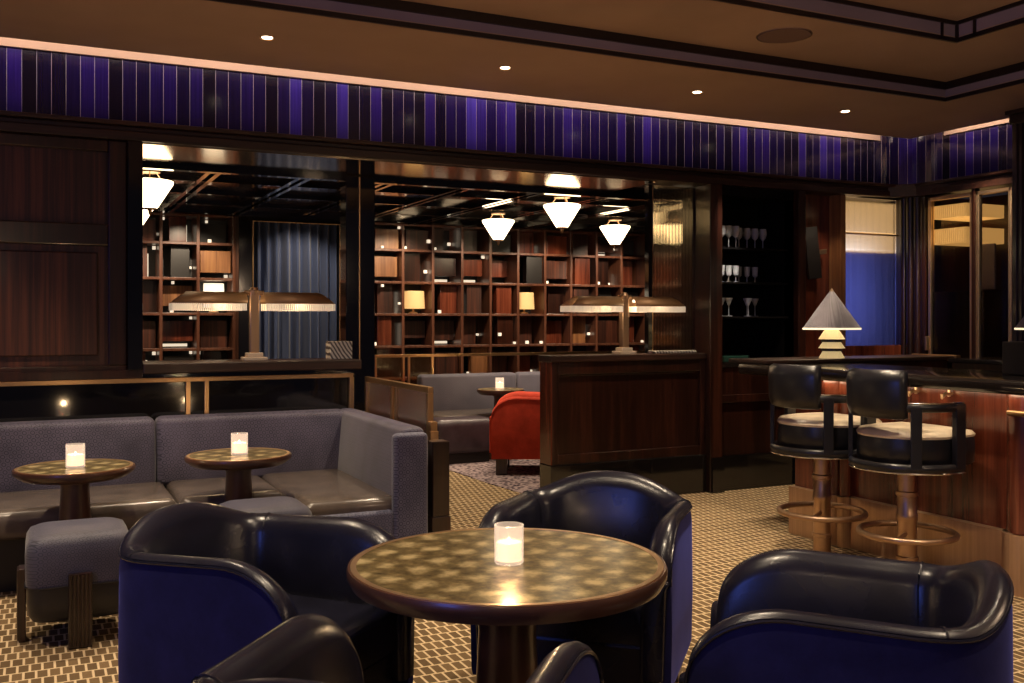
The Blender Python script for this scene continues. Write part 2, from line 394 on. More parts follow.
# low wall with black lacquer band and brass frame behind the front banquette
lw = struct(bx('wall_low', 'black_gloss', -3.0, 1.90, 6.30, 6.58, 0, 1.035))
MB().box(.575, 1.93, 6.24, 6.62, 1.035, 1.10, .008).build('sill', 'wood_h', lw)
MB().box(-3.0, .575, 6.26, 6.30, 1.012, 1.06).build('sill_rail', 'wood', lw)  # plain dark wood rail above the brass trim
bt = MB()
bt.box(-3.0, 1.88, 6.262, 6.30, .982, 1.010)
for x in (.825, .935): bt.box(x, x + .028, 6.272, 6.30, .70, .984)
bt.box(1.855, 1.885, 6.265, 6.30, .70, .984)
bt.build('brass_trim', 'brass', lw, bevel=.003)

# booth partition with plinth
pt = thing('booth_partition', 'dark panelled wooden booth partition carrying a brass double desk lamp', 'partition', (3.385, 6.3, 0))
MB().box(.0, 1.375, .03, .17, .30, 1.05).build('body', 'wood', pt)
f2 = MB(); f2.box(.0, .05, 0, .03, .30, 1.05); f2.box(1.325, 1.375, 0, .03, .30, 1.05); f2.box(.05, 1.325, 0, .03, .96, 1.05); f2.box(.05, 1.325, 0, .03, .30, .37)
f2.box(.09, 1.29, .015, .03, .945, .955)
f2.build('front_frame', 'wood', pt, bevel=.006)
MB().box(-.012, 0, 0, .17, .30, 1.05).build('end_panel', 'wood_red', pt)
MB().box(-.02, 1.375, -.02, .19, 1.05, 1.10, .008).build('cap', 'wood_h', pt)
MB().box(-.015, 1.375, -.015, .175, 0, .30, .01).build('plinth', 'black_gloss', pt)
# structure right of the opening
struct(bx('trim_6', 'wood', 4.76, 4.88, 6.24, 6.75, 0, 2.43, bevel=.006))
# fluted glass panel above the partition
w1 = struct(bx('window_1', 'brass', 4.345, 4.360, 6.44, 6.47, 1.10, 2.42))
MB().box(4.745, 4.760, 6.44, 6.47, 1.10, 2.42).build('window_frame', 'wood', w1)
MB().box(4.360, 4.745, 6.45, 6.462, 1.10, 2.42).build('pane', 'fluted_x', w1)
struct(bx('trim_7', 'black_gloss', 4.31, 4.345, 6.43, 6.485, 1.10, 2.42))
# niche with glasses
ni = MB(); ni.box(4.88, 5.72, 6.75, 6.8, 0, 2.43); ni.box(5.66, 5.72, 6.3, 6.75, 0, 2.43); ni.box(4.88, 5.66, 6.3, 6.75, 2.36, 2.43)
struct(ni.build('wall_niche', 'matt_black'))
# wood pier, window and right wall
pr = MB(); pr.box(5.72, 6.22, 6.42, 6.6, 0, 2.43)
struct(pr.build('wall_pier', 'wood_red'))
struct(bx('trim_8', 'wood', 5.66, 5.74, 6.24, 6.42, 0, 2.43, bevel=.008))
struct(bx('trim_9', 'wood_gold', 6.16, 6.215, 6.28, 6.42, 1.14, 2.43, bevel=.006))
w2 = struct(bx('window_2', 'brass', 6.215, 6.235, 6.30, 6.36, 1.14, 2.42))
MB().box(6.235, 6.86, 6.33, 6.345, 1.14, 2.42).build('pane', 'fluted_blue', w2)
MB().box(6.20, 6.90, 6.27, 6.36, 1.05, 1.14, .006).build('sill', 'wood_red', w2)
MB().box(6.235, 6.86, 6.30, 6.35, 2.10, 2.112).build('glazing_bar', 'brass', w2)
struct(bx('wall_window_base', 'wood', 6.20, 6.93, 6.30, 6.40, 0, 1.05))
struct(bx('wall_far', 'black', 5.72, 7.3, 7.0, 7.05, 0, 2.5))
# fluted corner pilasters
cp = MB()
for (x, y) in ((6.86, 6.27), (6.86, 6.20), (6.88, 6.14), (6.90, 6.08)): cp.lathe([(.035, 0), (.035, 2.43)], (x + .03, y, 0), 14)
cp.box(6.9, 7.1, 6.05, 6.4, 0, 2.43)
struct(cp.build('trim_10', 'wood', smooth=True))
rw = MB(); rw.box(6.95, 7.25, 1.0, 5.22, 0, 2.43); rw.box(7.45, 7.5, 5.2, 6.1, 0, 2.43); rw.box(6.95, 7.45, 6.05, 6.1, 0, 2.43)
struct(rw.build('wall_right', 'wood'))
def glass_door(name, y0, y1):
    d = MB()
    for a, b in ((y0, y0 + .028), (y1 - .028, y1)): d.box(6.90, 6.95, a, b, .1, 2.41)
    d.box(6.90, 6.95, y0, y1, 2.38, 2.41); d.box(6.90, 6.95, y0, y1, .1, .16)
    o = struct(d.build(name, 'brass_bright', bevel=.004))
    MB().box(6.92, 6.93, y0 + .028, y1 - .028, .16, 2.38).build('pane', 'glass_door', o)
    MB().box(6.935, 6.95, y0 + .028, y1 - .028, .16, 1.60).build('kick_panel', 'stone', o)
    return o
d1 = glass_door('door_1', 5.575, 6.02)
MB().box(6.86, 6.90, 6.0, 6.02, 1.10, 1.22).build('door_handle', 'brass_bright', d1, bevel=.004)
d2 = glass_door('door_2', 5.22, 5.545)
struct(bx('trim_11', 'wood', 6.89, 6.95, 5.545, 5.575, 0, 2.43))

# ------------------------------------------------------------------ rear room shell
rc = struct(bx('ceiling_rear', 'lacquer', -1.0, 7.4, 7.05, 10.9, 2.47, 2.5))
bm_ = MB()
for x in (1.16, 1.82, 2.48, 3.14, 3.80, 4.46, 5.12, 5.78, 6.44):
    for d in (-.055, .02): bm_.box(x + d, x + d + .035, 7.06, 10.4, 2.425, 2.468)
for y in (7.87, 8.65, 9.42, 10.2): bm_.box(-1.0, 7.2, y - .018, y + .018, 2.43, 2.469)
bm_.box(-1.0, 7.2, 7.05, 7.12, 2.39, 2.47)
struct(bm_.build('trim_12', 'black_gloss'))
struct(bx('wall_rear', 'black', -1.0, 7.4, 10.86, 10.9, 0, 2.5))
struct(bx('wall_rear_side', 'wood', 7.2, 7.25, 6.9, 10.9, 0, 2.5))
# black pier between window bay and bookcase
pc = struct(bx('column', 'black_gloss', 2.04, 2.26, 6.98, 7.14, 0, 2.42, bevel=.006))
MB().box(2.136, 2.144, 6.972, 6.98, 1.0, 2.41).build('brass_inlay', 'brass', pc)
# curtain bay
cf = MB(); cf.box(1.86, 2.0, 10.22, 10.5, 0, 2.46); cf.box(2.92, 2.99, 10.22, 10.5, 0, 2.46); cf.box(2.0, 2.92, 10.24, 10.5, 2.38, 2.46)
struct(cf.build('trim_13', 'black_gloss', bevel=.006))
bi = MB(); bi.box(2.0, 2.008, 10.21, 10.23, 0, 2.38); bi.box(2.912, 2.92, 10.21, 10.23, 0, 2.38); bi.box(2.0, 2.92, 10.21, 10.23, 2.372, 2.38)
struct(bi.build('trim_14', 'brass'))
def drape(x0, x1, y, z0, z1, amp, per, thick=.012):
    b = MB(); n = int((x1 - x0) / per * 16); R = []
    def yy(x): return y + amp * math.sin(2 * PI * x / per + .6 * math.sin(9 * x)) + amp * .4 * math.sin(2 * PI * x / per * .43)
    for i in range(n + 1):
        x = x0 + (x1 - x0) * i / n; v = yy(x)
        R.append([(x, v, z0), (x, v, z1), (x, v + thick, z1), (x, v + thick, z0)])
    return b.rings(R, closed=True)
tag(drape(2.005, 2.915, 10.37, .05, 2.40, .055, .105).build('curtain', 'drape', smooth=True), 'blue full-height pleated curtain in the black-framed bay beside the rear bookcase', 'curtain')

# bookcases: lattice of square cells with wooden infill boards and small lit gaps
def bookcase(name, label, x0, ncol, skip=None, seed=1):
    rnd = random.Random(seed)
    P = .359; zs = [.34 + .36 * k for k in range(6)]
    root = thing(name, label, 'bookcase', (x0, 10.4, 0))
    W = ncol * P; b = MB()
    for i in range(ncol + 1): b.box(i * P - .016, i * P + .016, -.02, .34, 0, 2.44)
    for z in zs: b.box(0, W, -.012, .33, z - .014, z + .014)
    b.box(0, W, -.012, .33, 2.415, 2.44); b.box(0, W, 0, .33, 0, .06)
    b.build('lattice', 'wood_lattice', root, bevel=.004)
    MB().box(0, W, .34, .36, 0, 2.44).build('back_panel', 'black', root)
    k = 0
    for c in range(ncol):
        for r in range(1, 6):
            zb = zs[r] + .014; zt = (zs[r + 1] if r < 5 else 2.43) - .014
            xa = c * P + .018; xb = (c + 1) * P - .018
            key = (c, r)
            if skip and key in skip: continue
            kind = rnd.choice('vvvvhhbw'); y = rnd.choice((.03, .10, .16, .22)); mat = rnd.choice(['wood_panel', 'wood', 'wood_red', 'wood', 'wood_gold', 'black', 'wood_panel', 'wood_red'])
            w = xb - xa; h = zt - zb
            if kind == 'v':
                a = xa + w * rnd.uniform(.12, .28); e = a + w * rnd.uniform(.5, .66); MB().box(a, e, y, y + .10, zb, zt, .004).build('infill_board', mat, root); sl = [(xa + .002, a - .003)] if rnd.random() < .4 else [(e + .004, min(e + .03, xb))]
                if rnd.random() < .7:
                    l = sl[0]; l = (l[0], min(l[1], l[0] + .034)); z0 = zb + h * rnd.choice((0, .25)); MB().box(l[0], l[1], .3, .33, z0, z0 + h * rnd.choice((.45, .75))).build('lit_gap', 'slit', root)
            elif kind == 'h':
                z0 = zb + h * rnd.uniform(.15, .24); z1 = zb + h * .84; MB().box(xa + .01, xb - .01, y, y + .10, z0, z1, .004).build('infill_board', mat, root)
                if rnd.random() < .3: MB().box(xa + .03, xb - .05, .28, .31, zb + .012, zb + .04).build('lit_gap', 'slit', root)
            elif kind == 'b':
                MB().box(xa + .03, xb - .02, y, y + .08, zb + .0, zt - h * .16, .004).build('infill_board', mat, root)
            else:
                MB().box(xa + w * .35, xb, y, y + .10, zb, zt, .004).build('infill_board', mat, root)
            for q in range(rnd.choice((0, 1, 1, 2))):
                s = rnd.uniform(.024, .038); yb = rnd.choice((0, .1, .22, .27)); px = rnd.choice((xa + .005, xb - s - .005, xa + w * .3)); pz = rnd.choice((zb + .004, zt - s - .01, zb + h * .3))
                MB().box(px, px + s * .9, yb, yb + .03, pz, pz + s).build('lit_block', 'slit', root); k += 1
    return root
lampcells = {(1, 3), (5, 3)}
bookcase('bookcase', 'long lattice bookcase of square cells behind the rear sofa and red chair', 3.33, 10, {(1, 3), (5, 3)} - set(), 11)
bookcase('bookcase', 'short lattice bookcase seen behind the sill lamp beside the dark wall panel', .05, 5, {(4, 3)}, 5)
struct(bx('wall_rear_lining', 'wood_lattice', 2.99, 3.31, 10.40, 10.7, 0, 2.42))

def shelf_lamp(label, x, w, h, z, mat, y=10.43):
    t = thing('shelf_lamp', label, 'lamp', (x, y, z), 0, 'drum shade lamps in the bookcases')
    MB().lathe([(.05, 0), (.05, .012), (.012, .02), (.010, .09)], n=20).build('stem', 'brass', t, smooth=True)
    MB().lathe([(w / 2, .055), (w / 2 * .92, .055 + h), (w / 2 * .90, .055 + h), (w / 2 * .97, .055)], n=36, cap=False).build('shade', mat, t, smooth=True)
    return t
zc = .34 + .36 * 3 + .0145
shelf_lamp('amber drum-shade lamp in the second cell column of the long lattice bookcase', 3.33 + 1.5 * .359, .27, .20, zc, 'lamp_glow', 10.55)
shelf_lamp('amber drum-shade lamp in the sixth cell column of the long lattice bookcase', 3.33 + 5.5 * .359 - .02, .25, .20, zc, 'lamp_glow', 10.55)
shelf_lamp('white drum-shade lamp half hidden behind the desk lamp on the sill', .05 + 4.5 * .359, .22, .25, zc, 'lamp_glow_white', 10.55)

# ------------------------------------------------------------------ pendants
def pendant():
    t = thing('pendant_lamp', '', 'lamp', (0, 0, 0), 0, 'white cone pendants in the rear room')
    MB().lathe([(.045, 0), (.16, .185), (.16, .20), (.15, .204)], n=36).build('shade', 'shade_glow', t, smooth=True)
    MB().lathe([(.0, -.05), (.012, -.03), (.014, -.005), (.05, .0), (.05, .01)], n=16).build('finial', 'brass', t, smooth=True)
    b = MB()
    for i in range(3):
        a = i * 2 * PI / 3 + .4
        b.tube([(.10 * math.cos(a), .10 * math.sin(a), .20), (.05 * math.cos(a), .05 * math.sin(a), .268)], .004, n=6)
    b.lathe([(.07, .262), (.07, .274)], n=24)
    b.build('hanger', 'bronze', t)
    return t
pz = 2.155
p0 = pendant(); p0.location = (4.1, 7.45, pz); p0['label'] = 'largest white cone pendant in view, hanging between two others'
dup(p0, (4.16, 8.88, pz), 0, 'white cone pendant hanging deeper in the room, above the rear sofa table')
dup(p0, (5.54, 8.90, pz), 0, 'white cone pendant hanging next to the fluted glass panel')
dup(p0, (5.54, 7.45, pz), 0, 'white cone pendant seen blurred through the fluted glass panel')
dup(p0, (.735, 7.46, pz), 0, 'white cone pendant cut off by the black jamb of the opening')
dup(p0, (.77, 9.0, pz), .5, 'white cone pendant whose tip shows under the one at the jamb')

# ------------------------------------------------------------------ double desk lamps on the sills
def desk_lamp(label, x, y, z, rz=0):
    t = thing('desk_lamp', label, 'lamp', (x, y, z), rz, 'double-shade brass lamps')
    b = MB(); b.box(-.075, .075, -.06, .06, 0, .022, .004); b.box(-.05, .05, -.045, .045, .022, .05, .004); b.build('base', 'stone_pale', t)
    b = MB(); b.box(-.028, .028, -.028, .028, .05, .45, .004); b.build('post', 'bronze', t)
    b = MB(); b.tube([(-.06, 0, .435), (.06, 0, .435)], .016, n=12); b.lathe([(.03, .42), (.034, .45), (.02, .47)], n=16); b.build('joint', 'bronze', t, smooth=True)
    for s in (-1, 1):
        # ridge shade: half-round section sloping at the outer end
        R = []
        for u, k in ((.055, 1.0), (.30, 1.0), (.42, 1.0)):
            R.append([(s * (u + (.09 * (1 - abs(math.sin(a))) if u > .4 else 0)), .085 * math.cos(a), .365 + .075 * abs(math.sin(a))) for a in [PI * i / 12 for i in range(13)]])
        sh = MB().rings(R, cap=False).build('shade', 'bronze_shade', t, smooth=True)
        md = sh.modifiers.new('solid', 'SOLIDIFY'); md.thickness = .004
        b = MB(); n = 36
        for i in range(n):
            u = .06 + (.505 - .06) * (i + .5) / n
            for y_ in (-.083, .083): b.box(s * u - .0045, s * u + .0045, y_ - .004, y_ + .004, .32, .365)
        for i in range(14):
            y_ = -.08 + .16 * i / 13; b.box(s * .508 - .004, s * .508 + .004, y_ - .004, y_ + .004, .32, .365)
        b.build('fringe', 'fringe', sh)
        L = bpy.data.lights.new('lamp_light', 'POINT'); L.energy = 3; L.color = (1, .72, .42); L.shadow_soft_size = .04
        lo = bpy.data.objects.new('lamp_light', L); COL.objects.link(lo); lo.location = (x + s * .25, y, z + .36)
        MB().tube([(s * .08, 0, .405), (s * .40, 0, .405)], .012, n=10).build('bulb', 'lamp_glow_white', sh)
    return t
desk_lamp('brass double-shade desk lamp on the sill in front of the blue curtain', 1.262, 6.40, 1.10)
desk_lamp('brass double-shade desk lamp standing on the wooden booth partition', 4.05, 6.375, 1.10)
tag(MB().box(-.075, .075, -.06, .06, 0, .118, .004).build('marble_box', 'marble', loc=(1.83, 6.43, 1.10)), 'striped grey marble box on the sill next to the black pier', 'box')
tag(MB().box(-.2, .2, -.05, .05, 0, .022, .008).build('tray', M['marble'], loc=(4.49, 6.37, 1.10)), 'pale narrow slab imitating a reflection on the partition under the fluted glass panel', 'tray')  # pale slab added in place of a bright reflection below the panel

# ------------------------------------------------------------------ front banquette
bq = thing('banquette', 'corner banquette with patterned plum back and taupe leather seat', 'banquette', (0, 0, 0))
XI, XO = 1.74, 1.89; YB = 6.26; YF = 6.08
def cush(name, mat, x0, x1, y0, y1, z0, z1, r=.035, seg=4): return MB().box(x0, x1, y0, y1, z0, z1, r, seg).build(name, mat, bq, smooth=True, angle=60)
def slanted(name, mat, x0, x1, y0t, y0b, y1, z0, z1, r=.04):
    t = bmesh.new(); bmesh.ops.create_cube(t, size=1)
    for v in t.verts:
        lo = v.co.z < 0; v.co = Vector((x0 if v.co.x < 0 else x1, (y0b if lo else y0t) if v.co.y < 0 else y1, z0 if lo else z1))
    bmesh.ops.bevel(t, geom=t.verts[:] + t.edges[:], offset=r, segments=4, profile=.5, affect='EDGES')
    b = MB(); b.add(t); return b.build(name, mat, bq, smooth=True, angle=60)
slanted('back_cushion', 'fabric', -2.6, .634, YF + .03, YF - .03, YB, .38, .785)
slanted('back_cushion', 'fabric', .638, XI + .06, YF + .03, YF - .03, YB, .38, .785)
# return back: outer patterned end
slant = MB(); t = bmesh.new(); bmesh.ops.create_cube(t, size=1)
for v in t.verts:
    lo = v.co.z < 0; v.co = Vector(((XI - .03 if lo else XI + .02) if v.co.x < 0 else XO, 4.95 if v.co.y < 0 else YB, .38 if lo else .785))
bmesh.ops.bevel(t, geom=t.verts[:] + t.edges[:], offset=.04, segments=4, profile=.5, affect='EDGES'); slant.add(t)
slant.build('back_cushion', 'fabric', bq, smooth=True, angle=60)
MB().box(XI - .05, XO - .005, 4.89, 4.96, .06, .762, .03, 4).build('end_cushion', 'fabric_end', bq, smooth=True, angle=60)
cush('seat_cushion', 'leather_seat', -2.6, .676, 5.41, 6.07, .27, .42, .05)
cush('seat_cushion', 'leather_seat', .68, 1.235, 5.41, 6.07, .27, .42, .05)
cush('seat_cushion', 'leather_seat', 1.225, XI - .0, 4.94, 6.07, .27, .425, .05)
MB().box(1.24, XI - .04, 4.905, 4.96, .06, .36, .025, 4).build('front_apron', 'fabric_end', bq, smooth=True)
ba = MB(); ba.box(-2.6, 1.30, 5.52, 6.2, .0, .30); ba.box(1.30, XO - .01, 5.0, 6.2, 0, .30); ba.build('base', 'black', bq)

# glass screen + wooden end post
gs = thing('glass_screen', 'low brass-framed fluted glass screen behind the banquette end', 'screen', (1.965, 4.92, 0))
b = MB(); b.box(-.05, .05, 0, .10, .30, .705, .006); b.box(-.055, .055, -.006, .106, 0, .30, .006); b.build('end_post', 'wood', gs)
b = MB()
b.box(-.016, .016, .155, 1.32, .955, .988); b.box(-.016, .016, .155, 1.32, .30, .33)
for y in (.155, .70, .77, 1.29): b.box(-.016, .016, y, y + .03, .33, .955)
b.box(-.02, .02, .105, .157, .30, .80); b.box(-.024, .024, .098, .13, .30, .75)
b.build('frame', 'brass', gs, bevel=.003)
MB().box(-.005, .005, .185, .70, .33, .955).build('pane', 'fluted_y', gs)
MB().box(-.005, .005, .80, 1.29, .33, .955).build('pane', 'fluted_y', gs)

# ------------------------------------------------------------------ tables and candles
def small_table(label, x, y, rt=.275, H=.65, group=None, name='side_table'):
    t = thing(name, label, 'table', (x, y, 0), 0, group)
    k = rt / .275
    MB().lathe([(.17, 0), (.17, .02), (.098, .04), (.092, .08), (.064, H - .10), (.070, H - .07), (.09, H - .055)], n=32).build('pedestal', 'wood_mid', t, smooth=True)
    MB().lathe([(.08, H - .06), (rt * .86, H - .05), (rt * .985, H - .025), (rt, H - .012), (rt - .004, H - .002), (rt - .012, H - .004)], n=64).build('tabletop', 'wood_mid', t, smooth=True)
    MB().lathe([(rt - .013, H - .006), (rt - .012, H + .001), (rt - .026, H + .001), (rt - .026, H - .006)], n=64, cap=False).build('brass_band', 'brass_bright', t, smooth=True)
    MB().lathe([(rt - .025, H - .006), (rt - .025, H - .0005)], n=64).build('glass_inlay', 'antique', t)
    return t
G = 'small round tables by the banquette'
small_table('small round gold-topped table in front of the banquette nearest the grey pouf', .17, 5.20, group=G)
small_table('small round gold-topped table at the banquette corner beneath the brass mullions', .965, 5.30, group=G)
small_table('small dark round table in front of the rear sofa behind the red chair', 4.11, 8.72, rt=.235, H=.68)
tb = thing('cocktail_table', 'large round table with mottled gold glass top amid four tub chairs', 'table', (1.25, 2.607, 0))
H = .65; rt = .468
MB().lathe([(.27, 0), (.27, .02), (.13, .05), (.10, .12), (.085, .45), (.10, H - .09), (.13, H - .07)], n=40).build('pedestal', 'wood_mid', tb, smooth=True)
MB().lathe([(.12, H - .075), (.40, H - .066), (.455, H - .05), (.467, H - .028), (.468, H - .012), (.464, H - .001), (.456, H - .003)], n=96).build('tabletop', 'wood_mid', tb, smooth=True)
MB().lathe([(.457, H - .006), (.457, H + .001), (.440, H + .001), (.440, H - .006)], n=96, cap=False).build('brass_band', 'brass_bright', tb, smooth=True)
MB().lathe([(.441, H - .006), (.441, H - .0005)], n=96).build('glass_inlay', 'antique', tb)
def candle(label, x, y, z, s=1.0):
    t = thing('candle_holder', label, 'candle', (x, y, z), 0, 'glass votive candles'); t.scale = (s, s, s)
    MB().lathe([(.040, .0), (.043, .004), (.043, .112), (.039, .112), (.039, .010), (.0, .010)], n=32, cap=True).build('glass', 'candle_glass', t, smooth=True)
    MB().lathe([(.0365, .012), (.0365, .062), (.033, .065), (.012, .060)], n=28).build('wax', 'wax', t, smooth=True)
    MB().lathe([(.0, .060), (.004, .063), (.005, .068), (.0, .078)], n=12).build('flame', 'flame', t, smooth=True)
    L = bpy.data.lights.new('candle_light', 'POINT'); L.energy = 1.6; L.color = (1, .66, .34); L.shadow_soft_size = .012
    o = bpy.data.objects.new('candle_light', L); COL.objects.link(o); o.location = (x, y, z + .135)
    return t
candle('glass votive candle burning on the large gold-topped round table', 1.243, 2.58, .6505)
candle('glass votive candle on the small table nearest the grey pouf', .17, 5.16, .6515)
candle('glass votive candle on the small table at the banquette corner', .965, 5.28, .6515)
candle('tiny glass votive candle on the dark table by the rear sofa', 4.10, 8.72, .6815)

# ------------------------------------------------------------------ tub armchairs
def rim_path():
    w, b, ym, yf, n, hb, hc, ha, r, qd = .338, .22, -.125, .385, 2.33, .748, .674, .686, .230, .17
    half = []
    for i in range(16):
        ph = (PI / 2) * i / 15
        x = w * max(math.sin(ph), 0) ** (2 / n); y = ym - b * max(math.cos(ph), 0) ** (2 / n)
        z = hc + (hb - hc) * (.5 + .5 * math.cos(min(ph / math.radians(68), 1) * PI)); half.append((x, y, z))
    for i in range(1, 23):
        u = i / 22; y = ym + (yf - ym) * math.sin(u * PI / 2); z = hc + (ha - hc) * min(max((y - ym) / (yf - r - ym), 0), 1)
        q = min(max((y - (yf - r)) / r, 0), 1); z -= qd * (1 - math.sqrt(max(1 - q * q, 0)))
        half.append((w, y, z))
    return [(-x, y, z) for x, y, z in half[::-1]] + half[1:]
def tub_chair(label, outer, inner, seatmat, group):
    t = thing('tub_chair', label, 'chair', (0, 0, 0), 0, group)
    P = rim_path(); k = len(P); Nn = []
    for i in range(k):
        a = Vector(P[max(i - 1, 0)][:2]); c = Vector(P[min(i + 1, k - 1)][:2]); d = (c - a).normalized(); Nn.append(Vector((d.y, -d.x)))   # outward
    zb = .15
    def sect(i, prof, f=1.0):
        x, y, H = P[i]; return [(x + Nn[i].x * n, y + Nn[i].y * n, z) for n, z in prof(H)]
    vel = lambda h: [(-.03, zb), (-.004, zb), (.002, zb + .02), (.006, zb + .2), (.003, h - .06), (-.004, h - .012), (-.03, h - .012)]
    MB().rings([sect(i, vel) for i in range(k)], closed=True).build('outer_shell', outer, t, smooth=True, angle=55)
    def lea(h): return [(-.008, h - .016), (.0, h - .006), (-.008, h + .004), (-.024, h + .009), (-.046, h + .003), (-.068, h - .016), (-.084, h - .05), (-.096, .42), (-.098, .2), (-.02, .2)]
    R = [sect(i, lea) for i in range(k)]
    def tip(ring, side):
        cx = sum(p[0] for p in ring) / len(ring); out = []
        for sc_, dy in ((.92, .012), (.70, .019)):
            out.append([(cx + (p[0] - cx) * sc_, p[1] + dy, .2 + (p[2] - .2) * (1 - (1 - sc_) * .12)) for p in ring])
        return out
    a = tip(R[0], -1); b = tip(R[-1], 1)
    R = a[::-1] + R + b
    MB().rings(R, closed=True).build('inner_upholstery', inner, t, smooth=True, angle=60)
    # piping along the outer top seam and seams between back and arms
    pp = MB(); pp.tube([(p[0] + Nn[i].x * .001, p[1] + Nn[i].y * .001, p[2] - .012) for i, p in enumerate(P)], .0045, n=6)
    for i in (12 + 12, k - 13 - 12):
        s = sect(i, lea)[1:8]; pp.tube([(q[0], q[1], q[2] + .001) for q in s], .003, n=5)
    pp.build('piping', inner, t, smooth=True)
    # seat cushion follows the U
    poly = [(p[0] - Nn[i].x * .094, p[1] - Nn[i].y * .094) for i, p in enumerate(P) if p[1] < .35]
    t2 = bmesh.new(); vs = [t2.verts.new((x, y, .30)) for x, y in poly]
    vs2 = [t2.verts.new((poly[-1][0], .378, .30)), t2.verts.new((poly[0][0], .378, .30))]
    f = t2.faces.new(vs + vs2); r = bmesh.ops.extrude_face_region(t2, geom=[f])
    for v in [g for g in r['geom'] if isinstance(g, bmesh.types.BMVert)]: v.co.z = .44
    bmesh.ops.recalc_face_normals(t2, faces=t2.faces)
    ed = [e for e in t2.edges if abs(e.verts[0].co.z - e.verts[1].co.z) < 1e-4 and e.verts[0].co.z > .4]
    bmesh.ops.bevel(t2, geom=ed, offset=.03, segments=3, profile=.5, affect='EDGES')
    b = MB(); b.add(t2); b.build('seat_cushion', seatmat, t, smooth=True, angle=60)
    MB().box(-.25, .25, -.24, .365, .15, .30, .015).build('seat_base', seatmat, t)
    for sx in (-1, 1):
        for sy in (-.2, .30): MB().box(sx * .24 - .05, sx * .24 + .05, sy - .05, sy + .05, 0, .16, .005).build('leg', 'wood', t)
    return t
GC = 'tub chairs round the gold-topped table'
ca = tub_chair('blue velvet tub chair with black leather inside, beside the grey pouf', 'velvet_blue', 'leather', 'leather', GC)
ca.location = (.612, 3.128, 0); ca.rotation_euler = (0, 0, -2.438)
dup(ca, (1.884, 1.864, 0), .795, 'blue velvet tub chair nearest the bar stools, seen over its arm')
dup(ca, (1.85, 3.12, 0), 2.384, 'tub chair behind the round table, facing out with humped black leather back')
dup(ca, (.632, 1.848, 0), -.77, 'nearest tub chair, only its two leather arm ends showing below the table')
rdc = tub_chair('red velvet tub chair by the dark partition, with its back to the aisle', 'velvet_red', 'velvet_red', 'velvet_red', None)
rdc.location = (4.06, 7.86, 0); rdc.rotation_euler = (0, 0, facing(-.88, .47)) 

# ------------------------------------------------------------------ poufs
def pouf(label, x, y):
    t = thing('pouf', label, 'stool', (x, y, 0), 0, 'square upholstered poufs')
    def rsq(h, r, z, n=6):
        out = []
        for q, (cx, cy) in enumerate(((h - r, h - r), (-h + r, h - r), (-h + r, -h + r), (h - r, -h + r))):
            for i in range(n + 1):
                an = q * PI / 2 + i / n * PI / 2; out.append((cx + r * math.cos(an), cy + r * math.sin(an), z))
        return out
    MB().rings([rsq(h, r, z) for h, r, z in ((.203, .07, .256), (.206, .07, .27), (.207, .07, .39), (.203, .07, .425), (.190, .07, .450), (.165, .07, .463), (.10, .06, .468), (.02, .01, .469))], closed=True).build('cushion', 'fabric_pouf', t, smooth=True, angle=60)
    MB().rings([rsq(h, r, z) for h, r, z in ((.15, .06, .10), (.18, .06, .11), (.197, .06, .14), (.203, .065, .20), (.203, .07, .255))], closed=True).build('lower_body', 'leather_black', t, smooth=True, angle=60)
    MB().tube([(x_, y_, .256) for x_, y_ in [(-.206, -.15), (-.15, -.206), (.15, -.206), (.206, -.15), (.206, .15), (.15, .206), (-.15, .206), (-.206, .15)]], .004, closed=True, n=6).build('piping', 'leather_black', t)
    for q in range(4):
        b = MB(); b.box(-.046, .046, -.232, -.204, 0, .31, .004)
        for i in range(6): b.lathe([(.0062, .01), (.0062, .305)], (-.038 + .0152 * i, -.232, 0), 8)
        o = b.build('leg', 'wood', t); o.rotation_euler = (0, 0, q * PI / 2)
    return t
pouf('square navy woven pouf with ribbed wooden legs, in front of the first small table', .165, 4.66)
pouf('second square pouf, its top just showing behind the near blue tub chair', 1.0, 4.84)

# ------------------------------------------------------------------ bar
br = thing('bar_counter', 'mahogany bar counter with black stone top and bronze plinth', 'bar', (0, 0, 0))
MB().box(4.42, 4.95, 1.9, 4.84, .30, 1.0).build('front_panel', 'wood_red', br)
pl_ = MB(); pl_.box(4.37, 4.95, 1.9, 4.40, 0, .30)
pl_.box(4.325, 4.95, 4.62, 4.86, 0, .30); pl_.lathe([(.085, 0), (.085, .30)], (4.395, 4.535, 0), 24); pl_.lathe([(.045, 0), (.045, .30)], (4.37, 4.425, 0), 20)
pl_.lathe([(.10, 0), (.10, .30)], (4.43, 3.28, 0), 24); pl_.box(4.34, 4.9, 2.9, 3.28, 0, .30)
pl_.build('plinth', 'bronze_plate', br, smooth=True, angle=30)
ps = MB(); ps.box(4.37, 4.95, 4.62, 4.85, .30, 1.0); ps.lathe([(.075, .30), (.075, 1.0)], (4.41, 4.545, 0), 24); ps.lathe([(.035, .30), (.035, 1.0)], (4.39, 4.44, 0), 16)
ps.build('pilaster', 'wood_red', br, smooth=True, angle=30)
ps = MB(); ps.lathe([(.085, .30), (.085, 1.0)], (4.44, 3.28, 0), 24); ps.box(4.37, 4.9, 2.9, 3.28, .30, 1.0)
ps.build('pilaster', 'wood_red', br, smooth=True, angle=30)
MB().box(4.20, 4.98, 1.9, 5.22, 1.0, 1.07, .022, 4).build('worktop', 'stone', br, smooth=True, angle=50)
MB().box(4.24, 5.98, 4.98, 5.36, 1.072, 1.098, .006).build('flap', 'wood_h', br)
MB().box(5.98, 6.03, 4.97, 5.37, 1.065, 1.105, .004).build('flap_end', 'brass', br)
MB().box(4.90, 5.95, 5.02, 5.30, .0, 1.07).build('flap_support', 'wood', br)
b = MB()
